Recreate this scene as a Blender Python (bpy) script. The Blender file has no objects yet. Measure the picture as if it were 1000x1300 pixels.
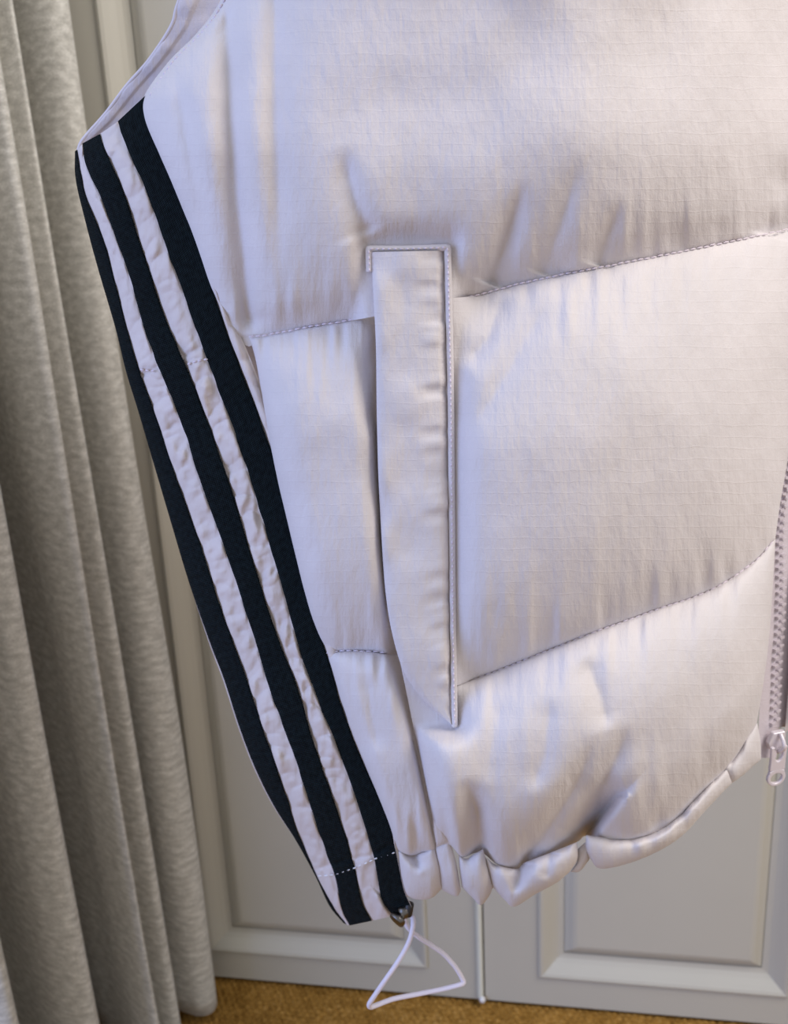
import bpy, math, random
import numpy as np
from mathutils import Matrix, Vector
random.seed(7); rng = np.random.RandomState(11)
sc = bpy.context.scene
col = sc.collection

# ------------------------------------------------------------------ camera
W_, H_, F_ = 1000.0, 1300.0, 1250.0
NADIR = (692.0, 4720.0)
CAM = np.array([0.0, 0.0, 1.09])
g = np.array([(NADIR[0]-500)/F_, -(NADIR[1]-650)/F_, -1.0]); g /= np.linalg.norm(g)
Zc = -g
fw = np.array([0, 0, -1.0]); Yc = fw-(fw@Zc)*Zc; Yc /= np.linalg.norm(Yc)
Xc = np.cross(Yc, Zc)
RM = np.array([Xc, Yc, Zc])                      # camera -> world
cam_d = bpy.data.cameras.new('camera'); cam = bpy.data.objects.new('camera', cam_d); col.objects.link(cam)
cam.matrix_world = Matrix.Translation(Vector(CAM)) @ Matrix(RM.tolist()).to_4x4()
cam_d.sensor_fit = 'VERTICAL'; cam_d.sensor_height = 24.0; cam_d.lens = 24.0*F_/H_
cam_d.clip_start = 0.02
cam_d.dof.use_dof = True; cam_d.dof.focus_distance = 0.50; cam_d.dof.aperture_fstop = (24.0*F_/H_)/2.6
sc.camera = cam

# ------------------------------------------------------------------ light
def lin(r, g_, b): return tuple(((c/255)/12.92 if c/255 <= .04045 else ((c/255+.055)/1.055)**2.4) for c in (r, g_, b))
wd = bpy.data.worlds.new('room_light'); sc.world = wd; wd.use_nodes = True
wd.node_tree.nodes['Background'].inputs[0].default_value = (0.93, 0.955, 1.0, 1)
wd.node_tree.nodes['Background'].inputs[1].default_value = 0.66
def area(name, loc, target, sx, sy, power, colr):
    l = bpy.data.lights.new(name, 'AREA'); l.shape = 'RECTANGLE'; l.size = sx; l.size_y = sy; l.energy = power; l.color = colr
    o = bpy.data.objects.new(name, l); col.objects.link(o); o.location = loc
    o.rotation_euler = (Vector(target)-Vector(loc)).to_track_quat('-Z', 'Y').to_euler(); return o
area('ceiling_lamp_light', (1.25, 0.0, 2.2), (0.15, 0.7, 0.6), 0.9, 0.9, 28, (1.0, 0.92, 0.83))
area('window_light', (-1.45, -0.25, 1.08), (0.1, 0.6, 1.0), 1.2, 1.9, 23, (0.30, 0.47, 1.0))
sc.view_settings.view_transform = 'Standard'; sc.view_settings.look = 'None'
sc.view_settings.gamma = 1.0; sc.view_settings.use_curve_mapping = False
sc.view_settings.exposure = 0.0

# ------------------------------------------------------------------ maths helpers
def ray(px, py):
    px = np.asarray(px, float); py = np.asarray(py, float)
    c = np.stack([(px-500)/F_, -(py-650)/F_, -np.ones_like(px+py)], -1)
    return c @ RM.T
def at_y(px, py, y):                              # point seen at a pixel, at forward distance y from the camera
    r = ray(px, py); k = (np.asarray(y)-CAM[1])/r[..., 1]
    return CAM + r*k[..., None]
def at_z(px, py, z):
    r = ray(px, py); k = (z-CAM[2])/r[..., 2]
    return CAM + r*np.asarray(k)[..., None]
def spline(pts, n):                               # Catmull-Rom, arc-length resampled
    P = np.array(pts, float)
    if len(P) == 2:
        t = np.linspace(0, 1, n)[:, None]; return P[0]*(1-t)+P[1]*t
    Q = np.vstack([2*P[0]-P[1], P, 2*P[-1]-P[-2]]); out = []
    for i in range(1, len(Q)-2):
        a, b, c, d = Q[i-1:i+3]; m1 = (c-a)/2; m2 = (d-b)/2
        t = np.linspace(0, 1, 24, endpoint=False)[:, None]
        out.append((2*t**3-3*t**2+1)*b+(t**3-2*t**2+t)*m1+(-2*t**3+3*t**2)*c+(t**3-t**2)*m2)
    out.append(Q[-2:-1]); C = np.vstack(out)
    L = np.r_[0, np.cumsum(np.linalg.norm(np.diff(C, axis=0), axis=1))]
    u = np.linspace(0, L[-1], n)
    return np.stack([np.interp(u, L, C[:, k]) for k in range(C.shape[1])], 1)
_lat = rng.rand(256, 256)
def vnoise(x, y, seed=0):                         # smooth value noise in -1..1
    x = np.asarray(x)+seed*17.31; y = np.asarray(y)+seed*9.77
    xi = np.floor(x).astype(int); yi = np.floor(y).astype(int); fx = x-xi; fy = y-yi
    fx = fx*fx*fx*(fx*(fx*6-15)+10); fy = fy*fy*fy*(fy*(fy*6-15)+10)
    v = lambda a, b: _lat[a % 256, b % 256]
    return 2*((v(xi, yi)*(1-fx)+v(xi+1, yi)*fx)*(1-fy)+(v(xi, yi+1)*(1-fx)+v(xi+1, yi+1)*fx)*fy)-1
def smooth(a, b, x): t = np.clip((x-a)/(b-a), 0, 1); return t*t*(3-2*t)

# ------------------------------------------------------------------ object helpers
def mesh_obj(name, verts, faces, mat, parent=None, smooth_=True, uv=None):
    me = bpy.data.meshes.new(name); me.from_pydata([tuple(map(float, v)) for v in verts], [], faces)
    if mat: me.materials.append(mat)
    if smooth_: me.polygons.foreach_set('use_smooth', [True]*len(me.polygons))
    if uv is not None:
        ul = me.uv_layers.new(name='UVMap'); li = np.empty(len(me.loops), int); me.loops.foreach_get('vertex_index', li)
        ul.data.foreach_set('uv', np.asarray(uv)[li].astype(np.float32).ravel())
    me.update()
    o = bpy.data.objects.new(name, me); col.objects.link(o)
    if parent is not None:
        o.parent = parent; o.matrix_parent_inverse = parent.matrix_world.inverted()
    return o
def empty(name, loc, label, cat, rz=0.0):
    o = bpy.data.objects.new(name, None); col.objects.link(o); o.location = loc; o.rotation_euler = (0, 0, rz); o.empty_display_size = .05
    o.matrix_world = Matrix.Translation(Vector(loc)) @ Matrix.Rotation(rz, 4, 'Z')
    o['label'] = label; o['category'] = cat; return o
def grid_faces(nu, nv, off=0, flip=False):
    f = []
    for j in range(nv-1):
        for i in range(nu-1):
            a = off+j*nu+i
            f.append((a, a+nu, a+nu+1, a+1) if not flip else (a, a+1, a+nu+1, a+nu))
    return f
def tube(name, pts, r, mat, parent, n=10, rz=None):
    P = np.array(pts, float); m = len(P); T = np.gradient(P, axis=0); T /= np.linalg.norm(T, axis=1)[:, None]
    up = np.array([0, 1.0, 0.1]); V = []
    for p, t in zip(P, T):
        a = np.cross(t, up); a /= np.linalg.norm(a); b = np.cross(t, a)
        for k in range(n):
            q = 2*math.pi*k/n; V.append(p+r*(math.cos(q)*a+math.sin(q)*b))
    Fc = [(j*n+k, j*n+(k+1) % n, (j+1)*n+(k+1) % n, (j+1)*n+k) for j in range(m-1) for k in range(n)]
    Fc += [tuple(range(n))[::-1], tuple((m-1)*n+k for k in range(n))]
    return mesh_obj(name, V, Fc, mat, parent)

# ------------------------------------------------------------------ materials
def new_mat(name):
    m = bpy.data.materials.new(name); m.use_nodes = True; nt = m.node_tree
    return m, nt, nt.nodes['Principled BSDF']
def N(nt, typ, **kw):
    n = nt.nodes.new(typ)
    for k, v in kw.items(): setattr(n, k, v)
    return n
def math_n(nt, op, a, b=None):
    n = N(nt, 'ShaderNodeMath', operation=op)
    for i, v in enumerate((a, b)):
        if v is None: continue
        if isinstance(v, (int, float)): n.inputs[i].default_value = v
        else: nt.links.new(v, n.inputs[i])
    return n.outputs[0]
def noise(nt, vec, scale, detail=3, mapping=None):
    if mapping:
        mp = N(nt, 'ShaderNodeMapping'); mp.inputs['Scale'].default_value = mapping; nt.links.new(vec, mp.inputs[0]); vec = mp.outputs[0]
    n = N(nt, 'ShaderNodeTexNoise'); n.inputs['Scale'].default_value = scale; n.inputs['Detail'].default_value = detail
    nt.links.new(vec, n.inputs['Vector']); return n.outputs['Fac']
def ramp(nt, fac, stops):
    r = N(nt, 'ShaderNodeValToRGB'); e = r.color_ramp.elements
    e[0].position = stops[0][0]; e[0].color = (*stops[0][1], 1); e[1].position = stops[-1][0]; e[1].color = (*stops[-1][1], 1)
    for p, c in stops[1:-1]: q = e.new(p); q.color = (*c, 1)
    nt.links.new(fac, r.inputs[0]); return r.outputs[0]
def bump(nt, bsdf, h, strength, dist, prev=None):
    b = N(nt, 'ShaderNodeBump'); b.inputs['Strength'].default_value = strength; b.inputs['Distance'].default_value = dist
    nt.links.new(h, b.inputs['Height'])
    if prev is not None: nt.links.new(prev, b.inputs['Normal'])
    nt.links.new(b.outputs[0], bsdf.inputs['Normal']); return b.outputs[0]

def nylon(name, c, rip=0.16, crk=0.30):
    m, nt, b = new_mat(name)
    uv = N(nt, 'ShaderNodeTexCoord').outputs['UV']
    b.inputs['Roughness'].default_value = .62; b.inputs['Specular IOR Level'].default_value = .2
    b.inputs['Sheen Weight'].default_value = .15; b.inputs['Sheen Roughness'].default_value = .4
    n1 = noise(nt, uv, 30, 3)
    d = tuple(x*.93 for x in c)
    nt.links.new(ramp(nt, n1, [(.3, d), (.7, c)]), b.inputs['Base Color'])
    sep = N(nt, 'ShaderNodeSeparateXYZ')
    wob = noise(nt, uv, 60, 2)
    nt.links.new(uv, sep.inputs[0]); lines = []
    for k in (0, 1):
        v = math_n(nt, 'ADD', math_n(nt, 'MULTIPLY', sep.outputs[k], 175.0), math_n(nt, 'MULTIPLY', wob, .6))
        fr = math_n(nt, 'FRACT', v); tri = math_n(nt, 'ABSOLUTE', math_n(nt, 'SUBTRACT', fr, .5))
        mr = N(nt, 'ShaderNodeMapRange'); mr.inputs[1].default_value = 0; mr.inputs[2].default_value = .09; mr.inputs[3].default_value = 1; mr.inputs[4].default_value = 0
        nt.links.new(tri, mr.inputs[0]); lines.append(mr.outputs[0])
    ln = math_n(nt, 'MAXIMUM', lines[1], math_n(nt, 'MULTIPLY', lines[0], .5))
    patchy = math_n(nt, 'MULTIPLY', ln, noise(nt, uv, 90, 2))
    p = bump(nt, b, patchy, rip, .0007)
    crz = noise(nt, uv, 1.0, 4, (420, 70, 1))
    p = bump(nt, b, crz, crk, .0012, p)
    fine = noise(nt, uv, 1.0, 3, (150, 60, 1))
    p = bump(nt, b, fine, crk, .0035, p)
    bump(nt, b, noise(nt, uv, 1800, 2), crk, .0004, p)
    return m
LILAC = lin(214, 208, 210)
M_nylon = nylon('lilac ripstop nylon', LILAC)
M_side = nylon('lilac side panel nylon', lin(212, 202, 200), .06, .25)
M_lining = nylon('lilac lining', lin(213, 207, 215), .1, .3)
M_thread, nt, b = new_mat('lilac thread'); b.inputs['Base Color'].default_value = (*lin(214, 203, 214), 1); b.inputs['Roughness'].default_value = .7
M_white_thread, nt, b = new_mat('white thread'); b.inputs['Base Color'].default_value = (*lin(225, 225, 228), 1); b.inputs['Roughness'].default_value = .6
def make_tape():
    m, nt, b = new_mat('navy grosgrain tape'); uv = N(nt, 'ShaderNodeTexCoord').outputs['UV']
    b.inputs['Roughness'].default_value = .85; b.inputs['Specular IOR Level'].default_value = .08
    n1 = noise(nt, uv, 400, 2)
    nt.links.new(ramp(nt, n1, [(.3, lin(14, 22, 26)), (.7, lin(27, 38, 43))]), b.inputs['Base Color'])
    sep = N(nt, 'ShaderNodeSeparateXYZ'); nt.links.new(uv, sep.inputs[0])
    a = math_n(nt, 'SINE', math_n(nt, 'MULTIPLY', sep.outputs[0], 6283/1.05))
    c = math_n(nt, 'SINE', math_n(nt, 'MULTIPLY', sep.outputs[1], 6283/0.9))
    bump(nt, b, math_n(nt, 'ADD', math_n(nt, 'MULTIPLY', a, .9), c), .8, .0006)
    return m
M_tape = make_tape()
def make_paint():
    m, nt, b = new_mat('warm grey satin paint'); oc = N(nt, 'ShaderNodeTexCoord').outputs['Object']
    nt.links.new(ramp(nt, noise(nt, oc, 6, 3), [(.3, lin(190, 187, 176)), (.7, lin(194, 191, 180))]), b.inputs['Base Color'])
    b.inputs['Roughness'].default_value = .45; bump(nt, b, noise(nt, oc, 500, 2), .08, .0005); return m
M_paint = make_paint()
def make_curtain_mat():
    m, nt, b = new_mat('heather grey curtain cloth'); uv = N(nt, 'ShaderNodeTexCoord').outputs['UV']
    a = noise(nt, uv, 1.0, 5, (70, 150, 1)); c = noise(nt, uv, 1.0, 3, (420, 650, 1))
    mx = math_n(nt, 'ADD', math_n(nt, 'MULTIPLY', a, .6), math_n(nt, 'MULTIPLY', c, .4))
    nt.links.new(ramp(nt, mx, [(.34, lin(172, 170, 163)), (.52, lin(204, 202, 195)), (.66, lin(232, 230, 224))]), b.inputs['Base Color'])
    b.inputs['Roughness'].default_value = .95; b.inputs['Specular IOR Level'].default_value = .08
    b.inputs['Sheen Weight'].default_value = .2
    p = bump(nt, b, c, .35, .0006); return m
M_curtain = make_curtain_mat()
def make_carpet():
    m, nt, b = new_mat('golden brown loop carpet'); oc = N(nt, 'ShaderNodeTexCoord').outputs['Object']
    a = noise(nt, oc, 160, 3); c = noise(nt, oc, 14, 3)
    mx = math_n(nt, 'ADD', math_n(nt, 'MULTIPLY', a, .7), math_n(nt, 'MULTIPLY', c, .3))
    nt.links.new(ramp(nt, mx, [(.3, lin(118, 84, 36)), (.55, lin(166, 126, 64)), (.75, lin(196, 156, 94))]), b.inputs['Base Color'])
    b.inputs['Roughness'].default_value = 1; b.inputs['Specular IOR Level'].default_value = .05
    bump(nt, b, noise(nt, oc, 700, 2), .5, .002); return m
M_carpet = make_carpet()
M_wall, nt, b = new_mat('off white wall paint'); b.inputs['Base Color'].default_value = (*lin(205, 198, 186), 1); b.inputs['Roughness'].default_value = .8
bump(nt, b, noise(nt, N(nt, 'ShaderNodeTexCoord').outputs['Object'], 120, 3), .1, .001)
M_zip, nt, b = new_mat('lilac moulded zip plastic'); b.inputs['Base Color'].default_value = (*lin(196, 186, 194), 1); b.inputs['Roughness'].default_value = .38
M_ztape, nt, b = new_mat('lilac zip tape'); b.inputs['Base Color'].default_value = (*lin(202, 192, 200), 1); b.inputs['Roughness'].default_value = .8
_uv = N(nt, 'ShaderNodeTexCoord').outputs['UV']; bump(nt, b, noise(nt, _uv, 1, 2, (900, 900, 1)), .5, .0004)
M_pull, nt, b = new_mat('enamelled lilac zip pull'); b.inputs['Base Color'].default_value = (*lin(222, 214, 222), 1); b.inputs['Roughness'].default_value = .28; b.inputs['Metallic'].default_value = .15
M_metal, nt, b = new_mat('gunmetal'); b.inputs['Base Color'].default_value = (*lin(112, 108, 104), 1); b.inputs['Metallic'].default_value = 1; b.inputs['Roughness'].default_value = .32
M_dark, nt, b = new_mat('dark plastic'); b.inputs['Base Color'].default_value = (*lin(38, 36, 38), 1); b.inputs['Roughness'].default_value = .45
M_cord, nt, b = new_mat('lilac elastic cord'); b.inputs['Base Color'].default_value = (*lin(222, 215, 228), 1); b.inputs['Roughness'].default_value = .65
_oc = N(nt, 'ShaderNodeTexCoord').outputs['Object']; bump(nt, b, noise(nt, _oc, 1500, 2), .5, .0004)
for _m in (M_thread, M_white_thread, M_zip, M_pull, M_metal, M_dark):
    _nt = _m.node_tree; _b = _nt.nodes['Principled BSDF']; bump(_nt, _b, noise(_nt, N(_nt, 'ShaderNodeTexCoord').outputs['Object'], 900, 2), .12, .0003)

# ------------------------------------------------------------------ wardrobe frame of reference
A0 = at_z(np.array(270.), np.array(1243.), 0.0); A1 = at_z(np.array(960.), np.array(1303.), 0.0)
du = (A1-A0)/np.linalg.norm(A1-A0); nrm = np.array([du[1], -du[0], 0])          # nrm points to the camera
WYAW = math.atan2(du[1], du[0])
def on_wardrobe(px, py):                        # pixel -> (u along the front, height)
    r = ray(np.array(float(px)), np.array(float(py))); k = ((A0-CAM)@nrm)/(r@nrm); p = CAM+r*k
    return float((p-A0)@du), float(p[2])
print('wardrobe yaw', math.degrees(WYAW), 'A0', A0, 'dist', (A0-CAM)@-nrm)

# ------------------------------------------------------------------ floor and wall
def build_floor():
    fl = mesh_obj('floor', [(-3, -2.5, -.02), (3, -2.5, -.02), (3, 2.2, -.02), (-3, 2.2, -.02), (-3, -2.5, -.006), (3, -2.5, -.006), (3, 2.2, -.006), (-3, 2.2, -.006)],
                  [(0, 3, 2, 1), (4, 5, 6, 7), (0, 1, 5, 4), (1, 2, 6, 5), (2, 3, 7, 6), (3, 0, 4, 7)], M_carpet, None, False)
    fl['kind'] = 'structure'
    # looped pile near the wardrobe, as real relief
    nu, nv = 760, 190; u = np.linspace(-.75, 1.15, nu); v = np.linspace(-.02, .45, nv)
    U, V = np.meshgrid(u, v); jx = vnoise(U*60, V*60, 3)*.0012; jy = vnoise(U*60, V*60, 5)*.0012
    ph = (np.floor(V/.0075) % 2)*.5
    h = (np.abs(np.sin(math.pi*((U+jx)/.0095+ph)))*np.abs(np.sin(math.pi*(V+jy)/.0075)))**.6*.0055
    h += vnoise(U*90, V*90, 8)*.0012-.0055
    P = A0[None, None]+U[..., None]*du+V[..., None]*nrm; P[..., 2] = h
    o = mesh_obj('carpet_pile', P.reshape(-1, 3), grid_faces(nu, nv, flip=False), M_carpet, fl)
    o['kind'] = 'stuff'
build_floor()

# ------------------------------------------------------------------ wardrobe
def build_wardrobe():
    w = empty('wardrobe', tuple(A0), 'warm grey painted fitted wardrobe with panelled double doors behind the vest', 'wardrobe', WYAW)
    def loc(u, d, z): return A0+du*u+nrm*d+np.array([0, 0, z])
    ug = on_wardrobe(612, 1200)[0]
    ul0, ul1 = on_wardrobe(268, 1212)[0], on_wardrobe(562, 1225)[0]
    ur0, ur1 = on_wardrobe(684, 1240)[0], on_wardrobe(1000, 1270)[0]
    zb = on_wardrobe(684, 1239)[1]; top = 1.98
    st = ur0-ug; wl = ug-(ul0-st); wr = ur1+st-ug
    print('wardrobe gap', ug, 'stile', st, 'zb', zb, 'door widths', wl, wr)
    def box(name, u0, u1, d0, d1, z0, z1, mat, par, bev=.0):
        V = [loc(u, d, z) for z in (z0, z1) for d in (d0, d1) for u in (u0, u1)]
        Fc = [(0, 1, 3, 2), (4, 6, 7, 5), (0, 4, 5, 1), (2, 3, 7, 6), (0, 2, 6, 4), (1, 5, 7, 3)]
        o = mesh_obj(name, V, Fc, mat, par, False)
        if bev:
            mo = o.modifiers.new('soft_edge', 'BEVEL'); mo.width = bev; mo.segments = 2
        return o
    box('filler_panel', ug-wl-.19, ug-wl-.002, -.022, -.001, .004, top, M_paint, w, .0015)
    box('carcass', ug-wl-.19, ug+wr+.5, -.55, -.024, 0.0, 2.08, M_paint, w)
    def door(u0, u1, bead):
        a0, a1, z0, z1 = u0+st, u1-st, zb, top-.09          # outer edge of the moulding
        # frame with an opening
        def loop(x0, x1, y0, y1, d): return [loc(x0, d, y0), loc(x1, d, y0), loc(x1, d, y1), loc(x0, d, y1)]
        def rings(name, loops, par, close_first=False, close_last=False):
            V = sum(loops, []); Fc = []
            for k in range(len(loops)-1):
                for i in range(4): a = k*4+i; c = k*4+(i+1) % 4; Fc.append((a, c, c+4, a+4))
            if close_last: q = (len(loops)-1)*4; Fc.append((q, q+1, q+2, q+3))
            if close_first: Fc.append((3, 2, 1, 0))
            return mesh_obj(name, V, Fc, M_paint, par, False)
        e = .0015
        d = rings('door', [loop(u0+e, u1-e, .004, top, -.022), loop(u0+e, u1-e, .004, top, -.002), loop(u0+e+.002, u1-e-.002, .006, top-.002, 0),
                           loop(a0, a1, z0, z1, 0), loop(a0, a1, z0, z1, -.022)], w)
        def ins(x, dd): return loop(a0+x, a1-x, z0+x, z1-x, dd)
        rings('moulding', [ins(0, -.012), ins(0, .0035), ins(.003, .0045), ins(.007, .003), ins(.013, -.001), ins(.020, -.006), ins(.026, -.0095), ins(.030, -.0105), ins(.034, -.011)], d)
        rings('panel', [ins(.032, -.0135), ins(.036, -.011), ins(.040, -.009), ins(.046, -.0045), ins(.050, -.003), ins(.053, -.0025)], d, False, True)
        if bead:
            n = 8; V = []; rr = .0045
            for z in (.012, top): 
                for k in range(n+1): q = math.pi*k/n; V.append(loc(u1-.004+rr*math.cos(q), rr*1.3*math.sin(q), z))
            Fc = [(k, k+1, n+1+k+1, n+1+k) for k in range(n)]+[tuple(range(n+1)), tuple(range(n+1, 2*n+2))]
            mesh_obj('bead_strip', V, Fc, M_paint, d)
            # little white bolt end at the foot of the bead
            c = loc(u1-.001, .006, .011); V = []; Fc = []
            for j in range(5):
                th = math.pi*j/4
                for k in range(8): q = 2*math.pi*k/8; V.append(c+np.array([.005*math.sin(th)*math.cos(q), .005*math.sin(th)*math.sin(q), .005*math.cos(th)]))
            Fc = grid_faces_wrap(8, 5)
            mesh_obj('bolt_end', V, Fc, M_white_thread, d)
    door(ug-wl, ug, True); door(ug, ug+wr, False); 
    return w, ug-wl
def grid_faces_wrap(n, m): return [(j*n+k, j*n+(k+1) % n, (j+1)*n+(k+1) % n, (j+1)*n+k) for j in range(m-1) for k in range(n)]
wardrobe, U_LEFT = build_wardrobe()

def build_wall():
    u0 = U_LEFT-.20
    def loc(u, d, z): return A0+du*u+nrm*d+np.array([0, 0, z])
    V = [loc(u, d, z) for z in (0, 2.4) for d in (-.6, .28) for u in (u0-.12, u0)]
    o = mesh_obj('wall_left', V, [(0, 1, 3, 2), (4, 6, 7, 5), (0, 4, 5, 1), (2, 3, 7, 6), (0, 2, 6, 4), (1, 5, 7, 3)], M_wall, None, False)
    o['kind'] = 'structure'
build_wall()

# ------------------------------------------------------------------ curtain: an extruded pleated path
def build_curtain():
    # (pixel column at the row y=1200, forward distance) -> plan position of a vertical fold line
    plan = [(246, 1.085), (262, 1.068), (267, 1.048), (260, 1.026), (242, 1.020), (218, 1.040), (196, 1.085), (184, 1.075), (190, 1.03), (206, .985), (215, .960), (213, .946), (200, .950), (186, .958), (181, .946), (187, .925), (192, .908), (187, .896), (165, .915), (146, .945), (130, .990), (100, 1.050), (82, 1.055), (76, 1.00), (92, .920), (108, .862), (117, .832), (113, .810), (95, .804), (80, .812), (50, .835),
            (10, .890), (-20, .910), (-36, .880), (-14, .80), (3, .745), (10, .716), (4, .698), (-30, .695), (-70, .715), (-110, .70), (-130, .64)]
    P = []
    for px, y in plan:
        p = at_y(np.array(float(px)-4), np.array(1200.), np.array(1.15-(1.05-y)*.85)); P.append(p[:2])
    C = spline(P, 520); nz = 90
    zs = np.linspace(.018, 2.25, nz); L = np.r_[0, np.cumsum(np.linalg.norm(np.diff(C, axis=0), axis=1))]
    T = np.gradient(C, axis=0); T /= np.linalg.norm(T, axis=1)[:, None]; Nn = np.stack([T[:, 1], -T[:, 0]], 1)
    V = []; UV = []
    for z in zs:
        k = vnoise(L*9, np.full_like(L, z*1.4), 2)*.007*smooth(0, .08, L)+vnoise(L*30, np.full_like(L, z*2.5), 4)*.0022
        mid = C+Nn*k[:, None]
        sway = np.array([-.019*(z-.1), 0])
        for q, p in enumerate(mid): V.append((p[0]+sway[0], p[1]+sway[1], z)); UV.append((L[q], z))
    o = mesh_obj('curtain', V, grid_faces(len(C), nz), M_curtain, None, True, UV)
    m = o.modifiers.new('cloth_thickness', 'SOLIDIFY'); m.thickness = .003; m.offset = 0
    o['label'] = 'heather grey floor length curtain hanging in soft pleats beside the wardrobe'; o['category'] = 'curtain'
build_curtain()

# ================================================================== the padded vest
VD = 0.50                                          # forward distance of the front of the vest
SIL = [(95, 192), (96, 228), (108, 280), (124, 340), (146, 415), (160, 472), (176, 524), (196, 592), (216, 660), (240, 740), (266, 815), (284, 862), (304, 924), (324, 976), (348, 1024), (376, 1068), (400, 1112), (418, 1150), (436, 1172)]
_s = np.array(SIL, float)
def sil_x(py): return np.interp(py, np.r_[-400, _s[:, 1], 1300], np.r_[330, _s[:, 0], 500]) if False else np.interp(py, np.r_[-400, 0, 120, _s[:, 1], 1300], np.r_[300, 200, 120, _s[:, 0], 500])
def base(px, py):
    d = np.clip((px-sil_x(py))/360.0, 0, 1)
    left = .072*(1-np.sqrt(np.clip(1-(1-d)**2, 0, 1)))
    right = .085*np.clip((px-680)/330.0, 0, 1.35)**2
    bot = .022*np.clip((py-960)/200.0, 0, 1.5)**2
    return left+right+bot
def vp(px, py, h=0.0):                             # point of the vest: pixel, lifted h metres off the base surface
    return at_y(px, py, VD+base(px, py)-h)
vest_foot = at_y(np.array(560.), np.array(1140.), np.array(VD+.05))
vest = empty('padded_vest', tuple(vest_foot), 'lilac padded vest with navy side stripes hanging in front of wardrobe', 'vest')

def seg_dist(px, py, pts):                         # signed distance (positive on the right of the path) and along-path position
    best = np.full(px.shape, 1e9); sg = np.zeros(px.shape); al = np.zeros(px.shape)
    P = np.array(pts, float); L = np.r_[0, np.cumsum(np.linalg.norm(np.diff(P, axis=0), axis=1))]
    for i in range(len(P)-1):
        a, b = P[i], P[i+1]; d = b-a; l2 = d@d
        t = ((px-a[0])*d[0]+(py-a[1])*d[1])/l2; tc = np.clip(t, 0, 1)
        ex = px-(a[0]+tc*d[0]); ey = py-(a[1]+tc*d[1]); dd = np.hypot(ex, ey)
        s = np.sign(d[0]*ey-d[1]*ex)*-1
        m = dd < best; best = np.where(m, dd, best); sg = np.where(m, s, sg); al = np.where(m, (L[i]+tc*np.sqrt(l2))/L[-1], al)
    return best*sg, al
FOLDS = []                                         # (path, depth m, half width left, half width right, taper ends)
def fold(pts, depth, wl, wr, taper=(.25, .25)): FOLDS.append((pts, depth, wl, wr, taper))
def folds_h(px, py, which=None):
    h = np.zeros_like(px)
    for pts, dep, wl, wr, tp in (FOLDS if which is None else which):
        d, a = seg_dist(px, py, pts)
        w = np.where(d > 0, wr, wl)
        ep = 2.0 if dep > .025 else 12.0
        e = np.exp(-(np.sqrt(d*d+ep)-ep**.5)/w*1.1-(d/w)**2*.35)
        tap = (smooth(0, tp[0], a) if tp[0] > 0 else 1)*(smooth(0, tp[1], 1-a) if tp[1] > 0 else 1)
        h -= dep*e*tap
    return h
# path runs downward: "left" and "right" as in the picture are the other way round for seg_dist, handled by sign
fold([(268, -120), (288, 30), (291, 150), (298, 240), (309, 330), (317, 430)], .013, 24, 24, (.05, .05))
fold([(340, -150), (348, 20), (347, 150), (352, 260), (356, 400)], .0075, 24, 40, (.05, .3))
fold([(222, 85), (234, 150), (250, 260), (268, 330)], .004, 12, 12)
fold([(432, 180), (448, 250), (470, 300)], .005, 30, 16, (.4, .1))
fold([(668, 225), (648, 290), (622, 362)], .007, 14, 16, (.5, .02))
fold([(740, 190), (716, 270), (690, 350)], .0035, 18, 14, (.5, .02))
fold([(790, 250), (772, 300), (758, 338)], .004, 12, 12, (.5, .02))
fold([(1000, 190), (985, 250), (972, 300)], .006, 14, 18, (.4, .02))
fold([(700, 372), (640, 480), (590, 560)], .003, 30, 22)
fold([(640, 368), (620, 430), (586, 470)], .004, 16, 16)
fold([(478, 420), (466, 470), (474, 560)], .004, 14, 10)
fold([(806, 1012), (796, 1003), (782, 1010), (764, 1032), (746, 1056), (733, 1078)], .034, 26, 8, (.45, .0))
fold([(800, 915), (776, 975), (752, 1040), (738, 1072)], .010, 20, 16, (.4, .05))
fold([(760, 930), (728, 1000), (690, 1060), (662, 1098)], .013, 16, 20, (.5, .0))
fold([(700, 880), (690, 960), (672, 1010)], .003, 20, 20)
fold([(740, 830), (760, 880), (772, 930)], .004, 18, 18)
fold([(590, 985), (606, 1030), (614, 1088)], .016, 18, 11, (.5, 0))
fold([(640, 880), (620, 960), (618, 1000)], .002, 30, 30)
fold([(462, 850), (470, 900), (482, 960)], .003, 14, 14)
fold([(520, 1030), (530, 1060), (534, 1084)], .005, 10, 10, (.5, 0))
fold([(440, 835), (448, 900), (470, 980)], .003, 10, 12)

HEM_FOLDS = []
HEM_FOLDS.append(([(522, 1078), (528, 1092), (538, 1108)], .007, 7, 9, (.1, .5)))
HEM_FOLDS.append(([(664, 1092), (660, 1110), (650, 1140)], .008, 8, 9, (.1, .5)))
HEM_FOLDS.append(([(800, 1062), (804, 1075), (812, 1092)], .002, 14, 9, (.1, .3)))
HEM_FOLDS.append(([(866, 1030), (868, 1042), (872, 1058)], .002, 14, 8, (.1, .3)))
HEM_FOLDS.append(([(700, 1080), (696, 1100), (690, 1120)], .003, 12, 9, (.1, .3)))
W_BASE = .019
def weld(px, py, h, inner=-.004):                  # padding is sewn down flat along the pocket
    dx = np.maximum(np.maximum(500-px, px-572), 0); dy = np.maximum(np.maximum(318-py, py-915), 0)
    w = np.exp(-(np.hypot(dx, dy)/20.0)**2)
    return h*(1-w)+(W_BASE+inner)*w
def uv_of(px, py): return np.stack([px*.0004, -py*.0004], -1)
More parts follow.
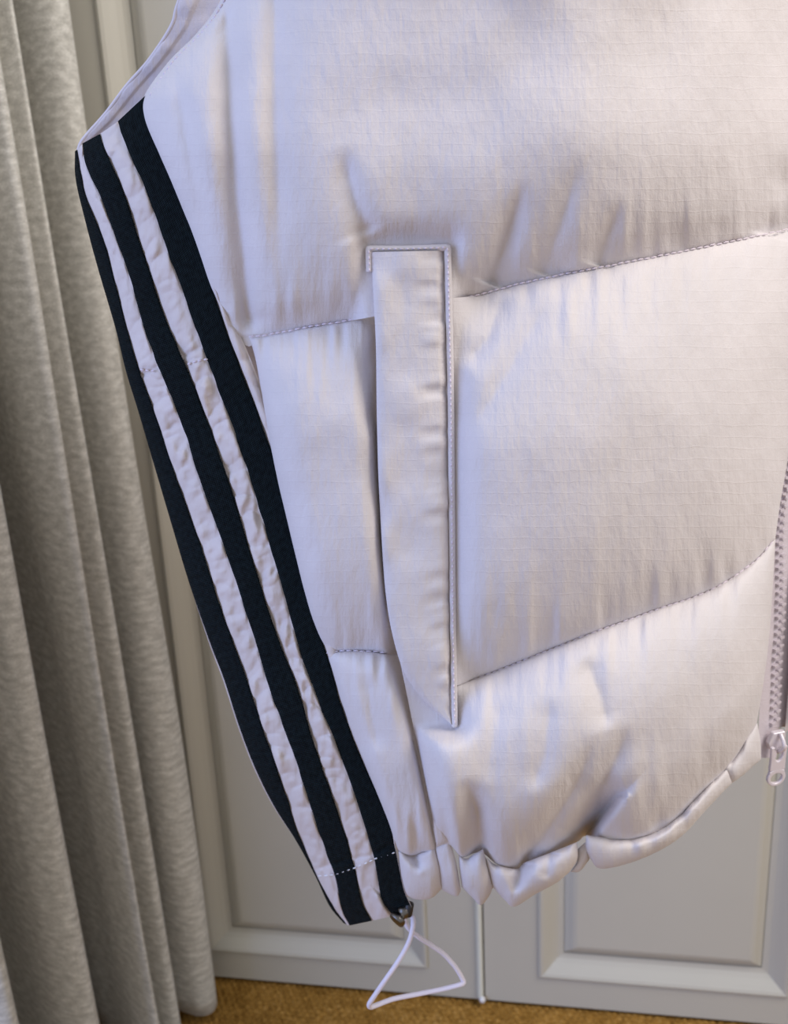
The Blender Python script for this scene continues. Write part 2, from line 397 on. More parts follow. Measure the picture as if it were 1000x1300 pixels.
def patch(name, T, B, L, R, nu, nv, hf, mat, parent=None, use_folds=True, ftaper=True, extra_off=None, label=None, uvscale=None):
    c = lambda p, n: spline(p, n)
    T, B, L, R = c(T, nu), c(B, nu), c(L, nv), c(R, nv)
    s = np.linspace(0, 1, nu)[None, :, None]; t = np.linspace(0, 1, nv)[:, None, None]
    # corners averaged so that neighbouring curves agree
    P = (1-t)*T[None]+t*B[None]+(1-s)*L[:, None]+s*R[:, None]-((1-s)*(1-t)*(T[0]+L[0])/2+s*(1-t)*(T[-1]+R[0])/2+(1-s)*t*(B[0]+L[-1])/2+s*t*(B[-1]+R[-1])/2)
    px, py = P[..., 0], P[..., 1]
    S = np.broadcast_to(s[..., 0], px.shape); Tt = np.broadcast_to(t[..., 0], px.shape)
    h = hf(S, Tt, px, py)
    if use_folds:
        tp = smooth(0, .05, S)*smooth(0, .05, 1-S) if ftaper else 1
        h = h+folds_h(px, py, None if use_folds is True else use_folds)*tp
    if extra_off is not None: h = h-extra_off(S, Tt, px, py)
    V = vp(px, py, h)
    o = mesh_obj(name, V.reshape(-1, 3), grid_faces(nu, nv), mat, parent or vest, True, uv_of(px, py).reshape(-1, 2))
    if label: o['label'] = label
    return o
def dome(t, p=.5): return np.clip(1-(2*t-1)**2, 0, 1)**p
def edge(t, w, p=.6):                               # 0 at t=0, 1 beyond w, rising steeply like a filled seam
    x = np.clip(t/w, 0, 1); return np.clip(1-(1-x)**2, 0, 1)**p
def pucker(px, dist, seed, sc_=11.0, amp=.0022, reach=38.0):
    n = vnoise(px/sc_, dist/70.0, seed)+.6*vnoise(px/(sc_*2.3), dist/120.0, seed+1)
    return amp*n*np.exp(-dist/reach)*(1-np.exp(-dist/4.0))
def broad(px, py, seed, amp=.004, s=150.0): return amp*(vnoise(px/s, py/s, seed)+.5*vnoise(px/(s*.45), py/(s*.55), seed+1))

# ---- key lines of the vest, in picture coordinates of the front
ARM = [(186, 124), (216, 76), (248, 44), (280, 0), (318, -90), (345, -200), (352, -320)]            # front armhole, upwards
S3R = [(184, 122), (186, 140), (204, 192), (224, 240), (248, 300), (272, 372), (291, 430), (312, 484), (340, 560), (356, 616), (376, 700), (400, 784), (416, 836), (440, 916), (464, 976), (492, 1040), (502, 1080), (512, 1128), (522, 1152)]
SEAM1L = [(316, 428), (345, 424), (396, 414), (440, 407), (486, 398)]
SEAM1R = [(486, 398), (530, 384), (568, 379), (604, 375), (644, 364), (700, 351), (800, 332), (900, 312), (1000, 291), (1036, 283)]
SEAM2L = [(414, 829), (440, 826), (470, 827), (505, 832)]
SEAM2R = [(540, 872), (572, 872), (600, 863), (660, 840), (740, 808), (830, 775), (900, 750), (955, 715), (984, 684)]
ZIPL = [(1036, 283), (1026, 380), (1012, 480), (1000, 580), (990, 640), (984, 684)]
ZIPL2 = [(984, 684), (981, 740), (977, 800), (970, 860), (960, 920)]

def weld0(px, py, h):
    dx = np.maximum(np.maximum(466-px, px-572), 0); dy = np.maximum(314-py, 0)
    w = np.exp(-(dx/14.0)**2-(dy/22.0)**2); return h*(1-w)+(W_BASE-.004)*w
def build_front():
    # upper baffle, from the armhole and the side stripe across to the zip
    T = [(352, -320), (560, -330), (800, -335), (1044, -330)]
    Lc = ARM[::-1]+S3R[1:7]+[(300, 452)]
    Lc = [(352, -320), (345, -200), (318, -90), (280, 0), (248, 44), (216, 76), (184, 120), (182, 150), (200, 194), (220, 240), (244, 300), (268, 372), (291, 428), (316, 440)]
    B = [(316, 440), (345, 427), (396, 415), (440, 408), (486, 399)]+SEAM1R[1:]
    R = [(1044, -330), (1044, -100), (1042, 100), (1036, 283)]
    seam = np.array(SEAM1L+SEAM1R[1:])
    def hf(S, Tt, px, py):
        dist = np.clip(np.interp(px, seam[:, 0], seam[:, 1])-py, 0, 900)
        e = edge(dist, 260, .66)*edge(S, .10, .6)*edge(1-S, .16, .6)
        lo = np.exp(-((dist-120)/130)**2)
        return weld0(px, py, .027*e+.005*lo*edge(S, .2)*smooth(0, 40, dist)+pucker(px, dist, 3, 12, .0030, 46)+broad(px, py, 6, .0035, 170)*smooth(0, 60, dist)*edge(S, .1))
    patch('baffle', T, B, Lc, R, 300, 260, hf, M_nylon)
    # middle baffle between the side stripe and the pocket
    L2 = [(316, 428), (324, 455), (332, 500), (340, 550), (352, 610), (372, 695), (394, 780), (414, 829)]
    R2 = [(486, 398), (488, 480), (490, 560), (495, 680), (501, 760), (505, 832)]
    def hf2(S, Tt, px, py):
        e = edge(Tt, .45, .68)*edge(1-Tt, .36, .6)*edge(S, .30, .55)*edge(1-S, .30, .6)
        return .024*e+pucker(px, Tt*400, 9, 9, .0016, 60)+pucker(px, (1-Tt)*400, 12, 10, .0018, 40)+broad(px, py, 16, .002, 90)*e-.012*smooth(.82, 1, S)
    patch('baffle', SEAM1L, SEAM2L, L2, R2, 150, 220, hf2, M_nylon)
    # middle baffle between the pocket and the zip
    Lm = [(540, 384), (545, 500), (548, 600), (550, 700), (548, 800), (540, 872)]
    def hf3(S, Tt, px, py):
        e = edge(Tt, .55, .68)*edge(1-Tt, .40, .6)*edge(np.clip(S+.1, 0, 1), .3, .7)*edge(1-S, .22, .6)
        return weld(px, py, .034*e+pucker(px, Tt*470, 21, 13, .0019, 55)+pucker(px, (1-Tt)*440, 23, 14, .0030, 50)+broad(px, py, 26, .0025, 170)*e)
    patch('baffle', [(540, 384)]+SEAM1R[2:], SEAM2R, Lm, ZIPL, 240, 240, hf3, M_nylon)
    # lower baffle beside the stripe
    L4 = [(414, 829), (440, 912), (464, 973), (490, 1036), (505, 1082)]
    R4 = [(505, 832), (520, 880), (534, 940), (547, 1005), (556, 1055), (560, 1082)]
    def hf4(S, Tt, px, py):
        e = edge(Tt, .30, .5)*edge(1-Tt, .16, .6)*edge(S, .28, .6)*edge(1-S, .35, .6)
        return .018*e+pucker(px, Tt*255, 31, 9, .0022, 50)+pucker(px, (1-Tt)*255, 33, 8, .0030, 40)-.014*smooth(.80, 1, S)
    patch('baffle', SEAM2L, [(505, 1082), (520, 1086), (540, 1083), (560, 1082)], L4, R4, 110, 160, hf4, M_nylon)
    # lower baffle below the pocket, across to the zip
    L5 = [(508, 842), (516, 880), (528, 940), (541, 1005), (549, 1045), (554, 1075)]
    T5 = [(508, 842), (540, 866)]+SEAM2R[1:]
    B5 = [(554, 1075), (570, 1072), (586, 1088), (602, 1083), (614, 1084), (632, 1098), (656, 1103), (664, 1096), (692, 1085), (732, 1069), (746, 1061), (792, 1066), (831, 1057), (862, 1036), (881, 1016), (923, 974), (946, 943), (960, 920)]
    hs = np.array(B5)
    def hf5(S, Tt, px, py):
        e = edge(Tt, .5, .68)*edge(1-Tt, .36, .9)*edge(S, .10, .6)*edge(1-S, .18, .6)
        g2 = np.exp(-((px-568)/40)**2)*np.exp(-((py-1000)/90)**2)
        return weld(px, py, .030*e+.006*g2+pucker(px, Tt*230, 41, 13, .0022, 45)+pucker(px, (1-Tt)*230, 43, 15, .0036, 45)+broad(px, py, 46, .0024, 150)*e+.002, -.008)
    patch('baffle', T5, B5, L5, ZIPL2, 260, 190, hf5, M_nylon)
    # the other half of the front, beyond the zip
    def hr(S, Tt, px, py): return .028*dome(Tt, .45)*edge(S, .3)*edge(1-S, .3)+pucker(px, Tt*400, 51, 14, .003, 50)
    XR = lambda y: 1310-(y+330)*.02
    rows = [[(1060, -330), (1310, -340)], [(1052, 283), (1300, 215)], [(1014, 684), (1290, 560)], [(996, 930), (1282, 800)]]
    for a, b in zip(rows[:-1], rows[1:]):
        patch('baffle', a, b, [a[0], b[0]], [a[1], b[1]], 60, 70, hr, M_nylon, use_folds=False)
build_front()

# ---- side panel with its three tapes
E = {
 '1l': SIL,
 '1r': [(98, 190), (106, 240), (120, 276), (136, 320), (150, 376), (164, 428), (176, 468), (200, 536), (224, 608), (256, 696), (280, 772), (308, 848), (332, 920), (360, 1000), (378, 1056), (400, 1108), (412, 1132), (426, 1156), (440, 1174)],
 '2l': [(105, 182), (108, 208), (128, 252), (148, 304), (168, 364), (186, 426), (204, 472), (230, 536), (256, 616), (288, 704), (322, 808), (344, 880), (372, 956), (400, 1042), (414, 1082), (425, 1113), (434, 1154), (444, 1175)],
 '2r': [(127, 170), (132, 188), (152, 232), (168, 276), (188, 340), (214, 414), (236, 464), (264, 536), (296, 628), (320, 708), (352, 808), (376, 868), (400, 948), (425, 1020), (441, 1068), (450, 1102), (460, 1145), (472, 1169)],
 '3l': [(150, 154), (158, 180), (188, 248), (212, 316), (240, 392), (264, 460), (296, 544), (320, 616), (352, 724), (380, 826), (400, 880), (432, 960), (456, 1028), (474, 1088), (484, 1140), (498, 1163)],
 '3r': S3R,
}
def side_fold(px, py): return folds_h(px, py)*.4*smooth(40, 0, np.abs(px-300))
def build_side():
    nv = 700; seq = ['1l', '1r', '2l', '2r', '3l', '3r']; ns = [12, 18, 14, 22, 14]
    cur = {k: spline(E[k], nv) for k in seq}
    # extra strip right of the last tape, tucked under the front baffles
    tuck = cur['3r']+np.array([16., 0])*(smooth(.2, .32, np.linspace(0, 1, nv))*smooth(.93, .88, np.linspace(0, 1, nv)))[:, None]+np.array([1., 0])
    out = cur['1l']+np.array([-1.6, 0])*(smooth(.55, .65, np.linspace(0, 1, nv))*smooth(.9, .8, np.linspace(0, 1, nv)))[:, None]
    lines = [out]+[cur[k] for k in seq]+[tuck]; ns = [3]+ns+[6]; cols = []; puff = []; bi = []
    for i in range(len(lines)-1):
        n = ns[i]
        for k in range(n):
            w = k/n; cols.append(lines[i]*(1-w)+lines[i+1]*w); puff.append(w); bi.append(i)
    cols.append(lines[-1]); puff.append(1.0); bi.append(len(lines)-2)
    P = np.stack(cols, 1); puff = np.array(puff)[None]; bi = np.array(bi)[None]; px, py = P[..., 0], P[..., 1]
    arc = np.linspace(0, 1, nv)[:, None]*1050*np.ones_like(px)
    gap = np.isin(bi, [2, 4])
    wr = np.zeros_like(arc)
    for b_ in (2, 4, 6):
        edges = [-40.0]
        while edges[-1] < 1120: edges.append(edges[-1]+random.choice((13, 18, 24, 30, 38))*random.uniform(.8, 1.2))
        edges = np.array(edges); am = rng.uniform(.35, 1.25, len(edges)); sl = rng.uniform(-16, 16, len(edges)); fade = rng.uniform(-1, 1, len(edges))
        pf = np.broadcast_to(puff, arc.shape)
        base_u = arc+1.5*np.sin(pf*math.pi)+9*vnoise(arc/32, pf*1.3, 64+b_)
        sl_a = np.interp(arc, edges, sl); u = base_u+sl_a*(pf-.5)
        k = np.clip(np.searchsorted(edges, u)-1, 0, len(edges)-2); fr = np.clip((u-edges[k])/(edges[k+1]-edges[k]), 0, 1)
        cell = np.clip(fr, 0, 1)**.7*np.clip(1-fr, 0, 1)**.8*2.3
        width = np.clip((edges[k+1]-edges[k])/28, .4, 1.3)
        f_ = np.clip(.8+fade[k]*(pf-.5)*2.4, 0, 1.6)
        wr = np.where(bi == b_, cell*am[k]*width*f_-.5, wr)
    wr = wr*.8+.45*vnoise(arc/15.0+puff*1.2, puff*2.2+bi*5.1, 63)+.2*vnoise(arc/7.0, puff*3.0+bi*5.1, 65)
    seamline = np.exp(-((arc-300)/3.5)**2)+np.exp(-((arc-968)/3.0)**2)
    rough = .55+.45*smooth(260, 330, arc)
    h = np.where(gap, (.0026*dome(puff, .55)+.0040*wr*dome(puff, .42)*rough-.0022*seamline*dome(puff, .3)), 0)
    h = h+np.where(bi == 6, .004*dome(np.clip(puff*1.3, 0, 1), .6)+.002*wr*dome(puff, .5), 0)
    h += .0022*np.sin(arc/70.)*0+.0014*vnoise(arc/60, px*0, 66)
    V = vp(px, py, h)
    mesh_obj('side_panel', V.reshape(-1, 3), grid_faces(px.shape[1], nv), M_side, vest, True, uv_of(px, py).reshape(-1, 2))
    # tapes: thin woven ribbons with their own thickness
    for a, b in (('1l', '1r'), ('2l', '2r'), ('3l', '3r')):
        n = 16; th = .0009
        A, B = cur[a], cur[b]; w = np.linspace(0, 1, n)[None, :, None]
        jit = (vnoise(np.linspace(0, 60, nv), np.zeros(nv), 70+ord(a[0]))*.9)[:, None]
        A = A+np.c_[jit, 0*jit]*(a != '1l'); B = B+np.c_[jit, 0*jit]*.8
        P = A[:, None]*(1-w)+B[:, None]*w; px, py = P[..., 0], P[..., 1]
        arc = np.linspace(0, 1, nv)[:, None]*np.ones_like(px)
        hh = .0020+.0014*vnoise(arc*1050/60, px*0, 66)+.0012*dome(np.broadcast_to(w[..., 0], px.shape), .5)+.0007*vnoise(arc*1050/24, w[..., 0]*1.2, 71+ord(a[0]))
        hh -= .0016*np.exp(-((arc*1050-968)/3.5)**2)
        top = vp(px, py, hh).reshape(-1, 3); bot = vp(px, py, hh-th).reshape(-1, 3)
        uv = np.stack([np.broadcast_to(w[..., 0]*.014, px.shape), arc*.42], -1).reshape(-1, 2)
        Fc = grid_faces(n, nv)+grid_faces(n, nv, n*nv, True); m = n*nv
        for j in range(nv-1):
            p, q = j*n, (j+1)*n; Fc += [(p, p+m, q+m, q), (p+n-1, q+n-1, q+n-1+m, p+n-1+m)]
        for i in range(n-1):
            Fc += [(i, i+1, i+1+m, i+m), ((nv-1)*n+i, (nv-1)*n+i+m, (nv-1)*n+i+1+m, (nv-1)*n+i+1)]
        o = mesh_obj('stripe_tape', np.vstack([top, bot]), Fc, M_tape, vest, True, np.vstack([uv, uv])); o['label'] = 'dark navy woven stripe tape'
build_side()

# ---- gathered hem
def build_hem():
    def lobe(T, B, L, R, amp, seed, nu=50, nv=40, lift=0.0, wr=.0014):
        def hf(S, Tt, px, py):
            e = edge(Tt, .5, .62)*edge(1-Tt, .45, .5)*edge(S, .4, .5)*edge(1-S, .4, .5)
            return lift+.0015+amp*e+wr*vnoise(px/13, py/30, seed)*dome(Tt, .5)+.002*vnoise(px/9, py/60, seed+1)*np.exp(-Tt*5)
        patch('hem_channel', T, B, L, R, nu, nv, hf, M_nylon, use_folds=HEM_FOLDS)
    lobe([(505, 1080), (520, 1086), (538, 1082), (552, 1076)], [(514, 1137), (530, 1142), (548, 1140), (561, 1128)], [(505, 1080), (508, 1110), (514, 1137)], [(552, 1076), (558, 1100), (561, 1128)], .011, 81)
    lobe([(552, 1071), (562, 1069), (571, 1067)], [(561, 1130), (579, 1138), (585, 1130)], [(552, 1071), (556, 1100), (561, 1130)], [(571, 1067), (579, 1095), (585, 1130)], .008, 83, 30)
    lobe([(547, 1035), (551, 1032), (556, 1032)], [(554, 1073), (562, 1071), (570, 1068)], [(547, 1035), (550, 1055), (554, 1073)], [(556, 1032), (562, 1052), (570, 1068)], .005, 84, 24, 30, .006)
    lobe([(582, 1086), (592, 1090), (602, 1084), (613, 1078)], [(586, 1126), (600, 1140), (610, 1149), (620, 1139), (626, 1126)], [(582, 1086), (583, 1105), (586, 1126)], [(613, 1078), (619, 1100), (626, 1126)], .011, 85)
    lobe([(616, 1088), (630, 1098), (656, 1103), (664, 1096), (692, 1085), (732, 1069)], [(625, 1126), (640, 1142), (653, 1151), (680, 1135), (706, 1121), (723, 1107)], [(616, 1088), (620, 1108), (625, 1126)], [(732, 1069), (733, 1090), (723, 1107)], .014, 87, 90)
    lobe([(733, 1078), (742, 1070), (750, 1066)], [(724, 1107), (736, 1106), (748, 1091)], [(733, 1078), (732, 1094), (724, 1107)], [(750, 1066), (748, 1080), (748, 1091)], .004, 88, 24, 24, -.004)
    lobe([(744, 1060), (792, 1066), (831, 1057), (862, 1036), (881, 1016), (923, 974)], [(748, 1089), (764, 1103), (815, 1090), (862, 1064), (900, 1024), (930, 993)], [(744, 1060), (743, 1076), (748, 1089)], [(923, 974), (927, 984), (930, 993)], .012, 89, 110)
    lobe([(921, 976), (936, 956), (948, 936), (961, 918)], [(929, 994), (942, 985), (954, 974), (966, 964)], [(921, 976), (925, 986), (929, 994)], [(961, 918), (965, 940), (966, 964)], .007, 91, 50)
build_hem()

# ---- pocket welt
WL = [(471, 320), (474, 380), (477, 440), (478, 520), (480, 600), (484, 680), (489, 750), (498, 806), (514, 856), (540, 892), (573, 920)]
WR = [(563, 318), (564, 380), (566, 470), (568, 560), (569, 660), (570, 760), (571, 850), (573, 920)]
def build_pocket():
    nv, nu = 260, 44
    Lc, Rc = spline(WL, nv), spline(WR, nv)
    w = np.linspace(0, 1, nu)[None, :, None]; t = np.linspace(0, 1, nv)[:, None]
    P = Lc[:, None]*(1-w)+Rc[:, None]*w; px, py = P[..., 0], P[..., 1]; S = np.broadcast_to(w[..., 0], px.shape); Tt = np.broadcast_to(t, px.shape)
    lift = W_BASE+0*Tt
    prof = lift+.003*edge(S, .2, .5)*edge(1-S, .5, .6)-.0025*smooth(.9, 1, S)
    prof += .0014*vnoise(Tt*46, S*1.3, 95)*smooth(.5, .9, S)+.0016*vnoise(px/40, py/45, 97)
    prof -= .004*smooth(.85, 1, Tt)
    rows = [(px, py, prof)]
    V = vp(px, py, prof)
    # the folded free edge turns back under the welt
    back = []
    for k in range(1, 7):
        q = k/6; back.append(vp(Lc[:, 0]+10*q*q, Lc[:, 1], prof[:, 0]-.016*np.sin(q*math.pi/2)))
    B = np.stack(back[::-1], 1); V = np.concatenate([B, V], 1)
    uvx = np.concatenate([np.stack([Lc[:, 0]-6*k for k in range(6, 0, -1)], 1), px], 1); uvy = np.concatenate([np.repeat(Lc[:, 1:2], 6, 1), py], 1)
    wl = mesh_obj('pocket_welt', V.reshape(-1, 3), grid_faces(nu+6, nv), M_nylon, vest, True, uv_of(uvx, uvy).reshape(-1, 2))
    wl['label'] = 'padded upright pocket welt'
    # narrow piped border along the top and the long stitched edge
    path = spline([(468, 340), (468, 318), (500, 316), (540, 315), (569, 314), (570, 380), (572, 470), (573, 560), (574, 660), (575, 760), (576, 850), (577, 922)], 500)
    path = np.vstack([spline([(469, 345), (468, 316)], 30), spline([(468, 316), (520, 316), (568, 314)], 90)[1:], spline([(568, 314), (570, 400), (572, 500), (573, 600), (574, 700), (575, 800), (577, 922)], 300)[1:]])
    hb = W_BASE-.001+0*path[:, 1]
    pts = vp(path[:, 0], path[:, 1], hb-.001)
    t_ = tube('piped_border', pts, .0017, M_nylon, wl, 10)
    return wl, path, hb
welt, w_path, w_h = build_pocket()

# ---- stitching, one object for each run of thread
def stitches(name, path, h, pitch, length, rad, mat, parent=None, wob=.4):
    P = spline(path, 900) if len(path) < 60 else np.array(path); L = np.r_[0, np.cumsum(np.linalg.norm(np.diff(P, axis=0), axis=1))]
    V = []; Fc = []; a = 0.0
    hh = h if callable(h) else (lambda x, y: np.full_like(x, h))
    while a+length < L[-1]:
        u = np.linspace(a, a+length, 5); x = np.interp(u, L, P[:, 0])+random.uniform(-wob, wob); y = np.interp(u, L, P[:, 1])+random.uniform(-wob, wob)
        arch = np.sin(np.linspace(0, math.pi, 5))
        c = vp(x, y, hh(x, y)+rad*1.2*arch)
        n = 6; k0 = len(V)
        T = np.gradient(c, axis=0)
        for p, t, r in zip(c, T, (.35, .9, 1, .9, .35)):
            t = t/np.linalg.norm(t); b1 = np.cross(t, [0, 1, .2]); b1 /= np.linalg.norm(b1); b2 = np.cross(t, b1)
            for q in range(n): th = 2*math.pi*q/n; V.append(p+rad*r*(math.cos(th)*b1+math.sin(th)*b2))
        Fc += [tuple(k0+i for i in f) for f in grid_faces_wrap(n, 5)]
        a += pitch
    o = mesh_obj(name, V, Fc, mat, parent or vest); o['kind'] = 'stuff'; return o
stitches('stitching', SEAM1L[:-1]+[(468, 402)], .0018, 8.5, 7.4, .00045, M_thread)
stitches('stitching', SEAM1R[2:], .0018, 8.5, 7.4, .00045, M_thread)
stitches('stitching', SEAM2L[:-1]+[(496, 829)], .0018, 8.5, 7.4, .00045, M_thread)
stitches('stitching', [(584, 869)]+SEAM2R[2:], .0018, 8.5, 7.4, .00045, M_thread)
wp = w_path+np.array([0., 0.])
def w_hf(x, y): return W_BASE+.0002+0*x
stitches('stitching', wp, w_hf, 7.6, 4.6, .0005, M_thread, welt, .15)
stitches('stitching', [(404, 1112), (425, 1110), (452, 1101), (475, 1091), (504, 1081)], .0030, 7.5, 5.0, .0005, M_white_thread)
stitches('stitching', [(190, 122), (219, 79), (251, 47), (283, 3), (321, -88)], lambda x, y: .0078+0*x, 8, 5.5, .0006, M_thread)
stitches('stitching', [(178, 469), (190, 471), (202, 470)], .0035, 7, 5, .0006, M_thread)
stitches('stitching', [(238, 462), (252, 458), (264, 456)], .0035, 7, 5, .0006, M_thread)

# ---- back of the vest and the inside of the armhole
def build_back():
    # outer edge of the back armhole, upwards, and its facing
    O = [(97, 194), (104, 177), (132, 145), (160, 108), (188, 76), (216, 33), (226, 0), (262, -90), (300, -200), (318, -320)]
    I = [(112, 200), (150, 176), (178, 150), (212, 112), (246, 74), (286, 30), (312, -20), (345, -100), (372, -200), (380, -320)]
    nv, nu = 220, 24; A, B = spline(O, nv), spline(I, nv); w = np.linspace(0, 1, nu)[None, :, None]
    P = A[:, None]*(1-w)+B[:, None]*w; px, py = P[..., 0], P[..., 1]; t = np.linspace(0, 1, nv)[:, None]
    off = .073-.016*smooth(0, .5, t)+.004*w[..., 0]-.0012*edge(w[..., 0], .12)*edge(np.clip(.34-w[..., 0], 0, 1), .08)-.0007*vnoise(t*26, w[..., 0]*2, 101)
    P3 = at_y(px, py, VD+off)
    fac = mesh_obj('armhole_facing', P3.reshape(-1, 3), grid_faces(nu, nv), M_lining, vest, True, uv_of(px, py).reshape(-1, 2)); fac['label'] = 'pale lilac lining inside the armhole'
    # stitch line along the facing
    Q = A*(1-.22)+B*.22; V = []
    P_ = np.array([at_y(np.array(x), np.array(y), np.array(VD+.073-.016*float(smooth(0, .5, i/(nv-1)))+.0005)) for i, (x, y) in enumerate(Q)])
    tube('piped_border', at_y(A[:, 0]+1.5, A[:, 1], VD+.073-.016*smooth(0, .5, t[:, 0])), .0010, M_lining, fac, 8)
    Vs = []; Fs = []
    for i in range(4, nv-3, 3):
        c = P_[i:i+3]; k0 = len(Vs)
        for p, r in zip(c, (.4, 1, .4)):
            for q in range(6): th = math.pi*q/3; Vs.append(p+.0005*r*np.array([math.cos(th)*.8, -math.sin(th), math.cos(th)*.6]))
        Fs += [tuple(k0+f for f in ff) for ff in grid_faces_wrap(6, 3)]
    o = mesh_obj('stitching', Vs, Fs, M_thread, fac); o['kind'] = 'stuff'
    # padded back, three baffles
    rows = [-320, 400, 800, 1085]
    for y0, y1 in zip(rows[:-1], rows[1:]):
        ys = np.linspace(y0, y1, 70); n = 90; V = []; UV = []
        for j, y in enumerate(ys):
            xl = float(sil_x(y))+(8 if y > 190 else 55); q = j/69
            for i in range(n):
                s = i/(n-1); x = xl+(1200-xl)*s; ylim = float(np.interp(x, [100, 440, 640, 740, 860, 960, 1240], [1000, 1060, 1040, 990, 930, 820, 700]))
                k = .075+.11*math.sin(min(1, s*2.0)*math.pi/2)**.8+.03*float(dome(np.array(q), .5))*min(1, s*6, (1-s)*6)+.09*float(smooth(.6, 1, s))
                yy = y if y <= 400 else 400+(y-400)*(ylim-400)/685.0
                V.append(at_y(np.array(x), np.array(yy), np.array(VD+k))); UV.append((x*.0004, -y*.0004))
        mesh_obj('back_baffle', V, grid_faces(n, 70), M_lining, vest, True, UV)
build_back()

# ---- zip
ZC = [(1046, -300), (1046, 0), (1042, 283), (1031, 380), (1017, 480), (1004, 580), (994, 641), (991, 690), (991, 743), (990, 790), (987, 830), (985, 875), (983, 922)]
def build_zip():
    C = spline(ZC, 700)
    L = C+np.array([-22., 0]); R = C+np.array([16., 0]); n = 20; w = np.linspace(0, 1, n)[None, :, None]
    # tape follows the fabric edge and carries on a little below the slider
    C2 = np.vstack([C, spline([(983, 922), (981, 945), (979, 962)], 40)[1:]])
    nv = len(C2); Lx = C2+np.array([-20., 0]); Rx = C2+np.array([28., 0]); Rx[700:] = C2[700:]+np.array([6., 0])
    P = Lx[:, None]*(1-w)+Rx[:, None]*w; px, py = P[..., 0], P[..., 1]
    hh = -.006+.0006*vnoise(py/20, px/9, 111)
    z = mesh_obj('zip_tape', vp(px, py, hh).reshape(-1, 3), grid_faces(n, nv), M_ztape, vest, True, uv_of(px, py).reshape(-1, 2))
    # one moulded tooth, then copies along both sides of the chain
    Ln = np.r_[0, np.cumsum(np.linalg.norm(np.diff(C, axis=0), axis=1))]
    def tooth_mesh():
        a, b, c = .0024, .0013, .0014
        prof = [(-a, -b*.55), (-a*.2, -b*.75), (a*.25, -b*.55), (a*.75, -b), (a, -b*.5), (a, b*.5), (a*.75, b), (a*.25, b*.55), (-a*.2, b*.75), (-a, b*.55)]
        V = [(x, y, zz) for zz in (-c, c*.6) for x, y in prof]+[(x*.85, y*.8, c) for x, y in prof]; k = len(prof)
        Fc = [(r*k+i, r*k+(i+1) % k, (r+1)*k+(i+1) % k, (r+1)*k+i) for r in (0, 1) for i in range(k)]+[tuple(range(k))[::-1], tuple(range(2*k, 3*k))]
        me = bpy.data.meshes.new('tooth'); me.from_pydata(V, [], Fc); me.materials.append(M_zip); return me
    me = tooth_mesh(); a = Ln[-1]-4; i = 0
    while a > Ln[-1]-700:
        x, y = np.interp(a, Ln, C[:, 0]), np.interp(a, Ln, C[:, 1]); x2, y2 = np.interp(a-4, Ln, C[:, 0]), np.interp(a-4, Ln, C[:, 1])
        side = 1 if i % 2 else -1
        p = vp(np.array(x+side*2.6), np.array(y), np.array(-.0045)); q = vp(np.array(x2+side*2.6), np.array(y2), np.array(-.0045)); rr = vp(np.array(x+side*2.6+4), np.array(y), np.array(-.0045))
        up = (q-p)/np.linalg.norm(q-p); rt = rr-p; rt -= (rt@up)*up; rt /= np.linalg.norm(rt)
        nz = np.cross(rt, up)
        M = Matrix(((rt[0]*-side, up[0]*-side, nz[0], p[0]), (rt[1]*-side, up[1]*-side, nz[1], p[1]), (rt[2]*-side, up[2]*-side, nz[2], p[2]), (0, 0, 0, 1)))
        o = bpy.data.objects.new('tooth', me); col.objects.link(o); o.parent = z; o.matrix_world = M
        i += 1; a -= 5.2
    # slider body and pull, in a local frame on the front
    o0 = vp(np.array(984.), np.array(938.), np.array(.001)); ex = np.array([.97, .24, 0.]); ez = np.array([0, -.05, 1.]); ez /= np.linalg.norm(ez)
    en = np.cross(ex, ez); en /= np.linalg.norm(en)
    if en@(CAM-o0) < 0: en = -en
    ppm = np.linalg.norm(at_y(np.array(985.), np.array(938.), np.array(o0[1]))-o0)      # metres per pixel here
    def lp(x, y, d): return o0+ex*(x*ppm)+ez*(-y*ppm)+en*d                         # x,y in picture pixels from the slider's middle
    def prism(name, outl, d0, d1, mat, parent, holes=None, bev=.0006):
        k = len(outl); V = [lp(x, y, d) for d in (d0, d1) for x, y in outl]
        if holes is None:
            Fc = [tuple(range(k)), tuple(range(2*k-1, k-1, -1))]+[(i, k+i, k+(i+1) % k, (i+1) % k) for i in range(k)]
        else:
            V += [lp(x, y, d) for d in (d0, d1) for x, y in holes]
            Fc = [(i, k+i, k+(i+1) % k, (i+1) % k) for i in range(k)]+[(2*k+i, 2*k+(i+1) % k, 3*k+(i+1) % k, 3*k+i) for i in range(k)]
            for i in range(k):
                j = (i+1) % k; Fc += [(i, j, 2*k+j, 2*k+i), (k+i, 3*k+i, 3*k+j, k+j)]
        o = mesh_obj(name, V, Fc, mat, parent, False); m = o.modifiers.new('soft_edge', 'BEVEL'); m.width = bev; m.segments = 3; m.limit_method = 'ANGLE'
        return o
    body = prism('slider', [(-8, -13), (9, -13), (10, -5), (7, 6), (3, 13), (-5, 14), (-12, 9), (-14, 1), (-11, -6)], -.0005, .0034, M_pull, vest, None, .0008)
    arc = [lp(1, -12+27*q, .0034+.0052*math.sin(math.pi*q)) for q in np.linspace(0, 1, 16)]
    tube('bridge', arc, .0014, M_pull, body, 8)
    # pull: forked arms above, rounded paddle with a round hole below
    sx = -5.0
    n = 48; th = np.linspace(0, 2*math.pi, n, endpoint=False); outer = []; hole = []
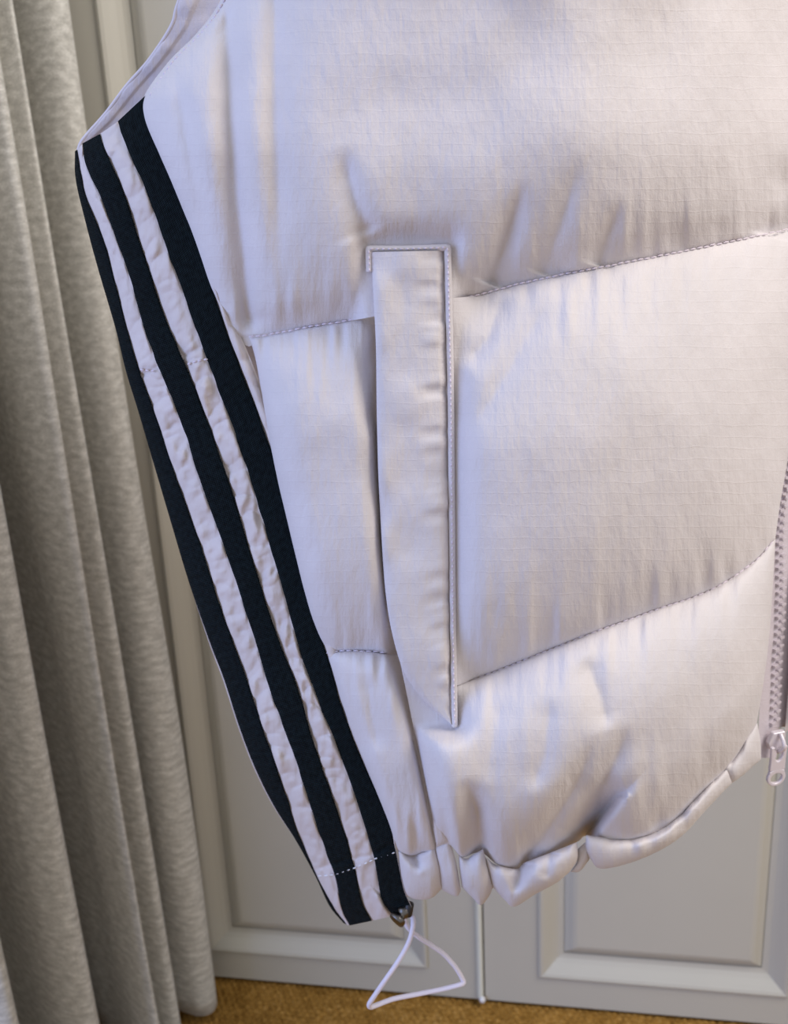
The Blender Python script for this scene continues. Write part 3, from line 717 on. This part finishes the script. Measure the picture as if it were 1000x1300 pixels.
    for q in th:
        cx, sy = math.sin(q), -math.cos(q)
        x, y = cx*13.0, sy*12.5
        if y < -6: x, y = math.copysign(min(abs(cx*13.0)*1.35, 11.0), cx), max(y, -13.0)
        outer.append((2+x+sx, 48+y)); hole.append((2+cx*8.3+sx, 49+sy*7.4))
    pull = prism('pull_tab', outer, .0050, .0074, M_pull, body, hole, .0006)
    arms = [(-9.5, 3), (-5, 2), (-4, 16), (-1.5, 22), (2, 24), (5.5, 22), (8, 16), (9, 2), (13.5, 3), (12.5, 20), (13, 37), (-9, 37), (-8.5, 20)]
    prism('pull_fork', [(x+sx, y) for x, y in arms], .0050, .0074, M_pull, pull, None, .0006)
build_zip()

# ---- hem drawcord and its stopper
def cyl(name, p0, p1, prof, mat, parent, n=20):
    p0, p1 = np.array(p0), np.array(p1); ax = p1-p0; ax /= np.linalg.norm(ax); a = np.cross(ax, [0.3, 1, .2]); a /= np.linalg.norm(a); b = np.cross(ax, a); V = []
    for u, r in prof:
        c = p0+(p1-p0)*u
        for k in range(n): q = 2*math.pi*k/n; V.append(c+r*(math.cos(q)*a+math.sin(q)*b))
    Fc = grid_faces_wrap(n, len(prof))+[tuple(range(n))[::-1], tuple((len(prof)-1)*n+k for k in range(n))]
    return mesh_obj(name, V, Fc, mat, parent)
def build_cord():
    def q(px, py, d): return at_y(np.array(float(px)), np.array(float(py)), np.array(d))
    D = VD+.055
    pts = [(514, 1150, D+.004), (518, 1160, D+.004), (524, 1166, D), (523, 1182, D-.004), (517, 1200, D-.006), (505, 1221, D-.008), (487, 1247, D-.008), (474, 1266, D-.006), (468.5, 1275, D-.004), (470.5, 1278.5, D-.002), (478, 1276, D),
           (500, 1268, D+.004), (530, 1262, D+.008), (560, 1256, D+.010), (582, 1250.5, D+.010), (588, 1248, D+.011), (587, 1243, D+.012), (578, 1228, D+.012), (563, 1211, D+.012), (546, 1199, D+.010), (532, 1190, D+.008), (520, 1180, D+.006), (515, 1172, D+.006), (512, 1160, D+.006), (510, 1150, D+.006)]
    P = spline([q(*p) for p in pts], 360)
    tube('drawcord', P, .0017, M_cord, vest, 12)
    s = cyl('cord_stopper', q(519, 1150, D-.012), q(502, 1170, D-.020), [(0, .0034), (.05, .0042), (.35, .0044), (.5, .0044), (.55, .0036), (.68, .0036), (.70, .0050), (.78, .0056), (.96, .0056), (1.0, .0050)], M_metal, vest)
    cyl('stopper_core', q(520, 1146, D-.014), q(517, 1163, D-.016), [(0, .0026), (.1, .0030), (.9, .0030), (1, .0024)], M_dark, s)
build_cord()
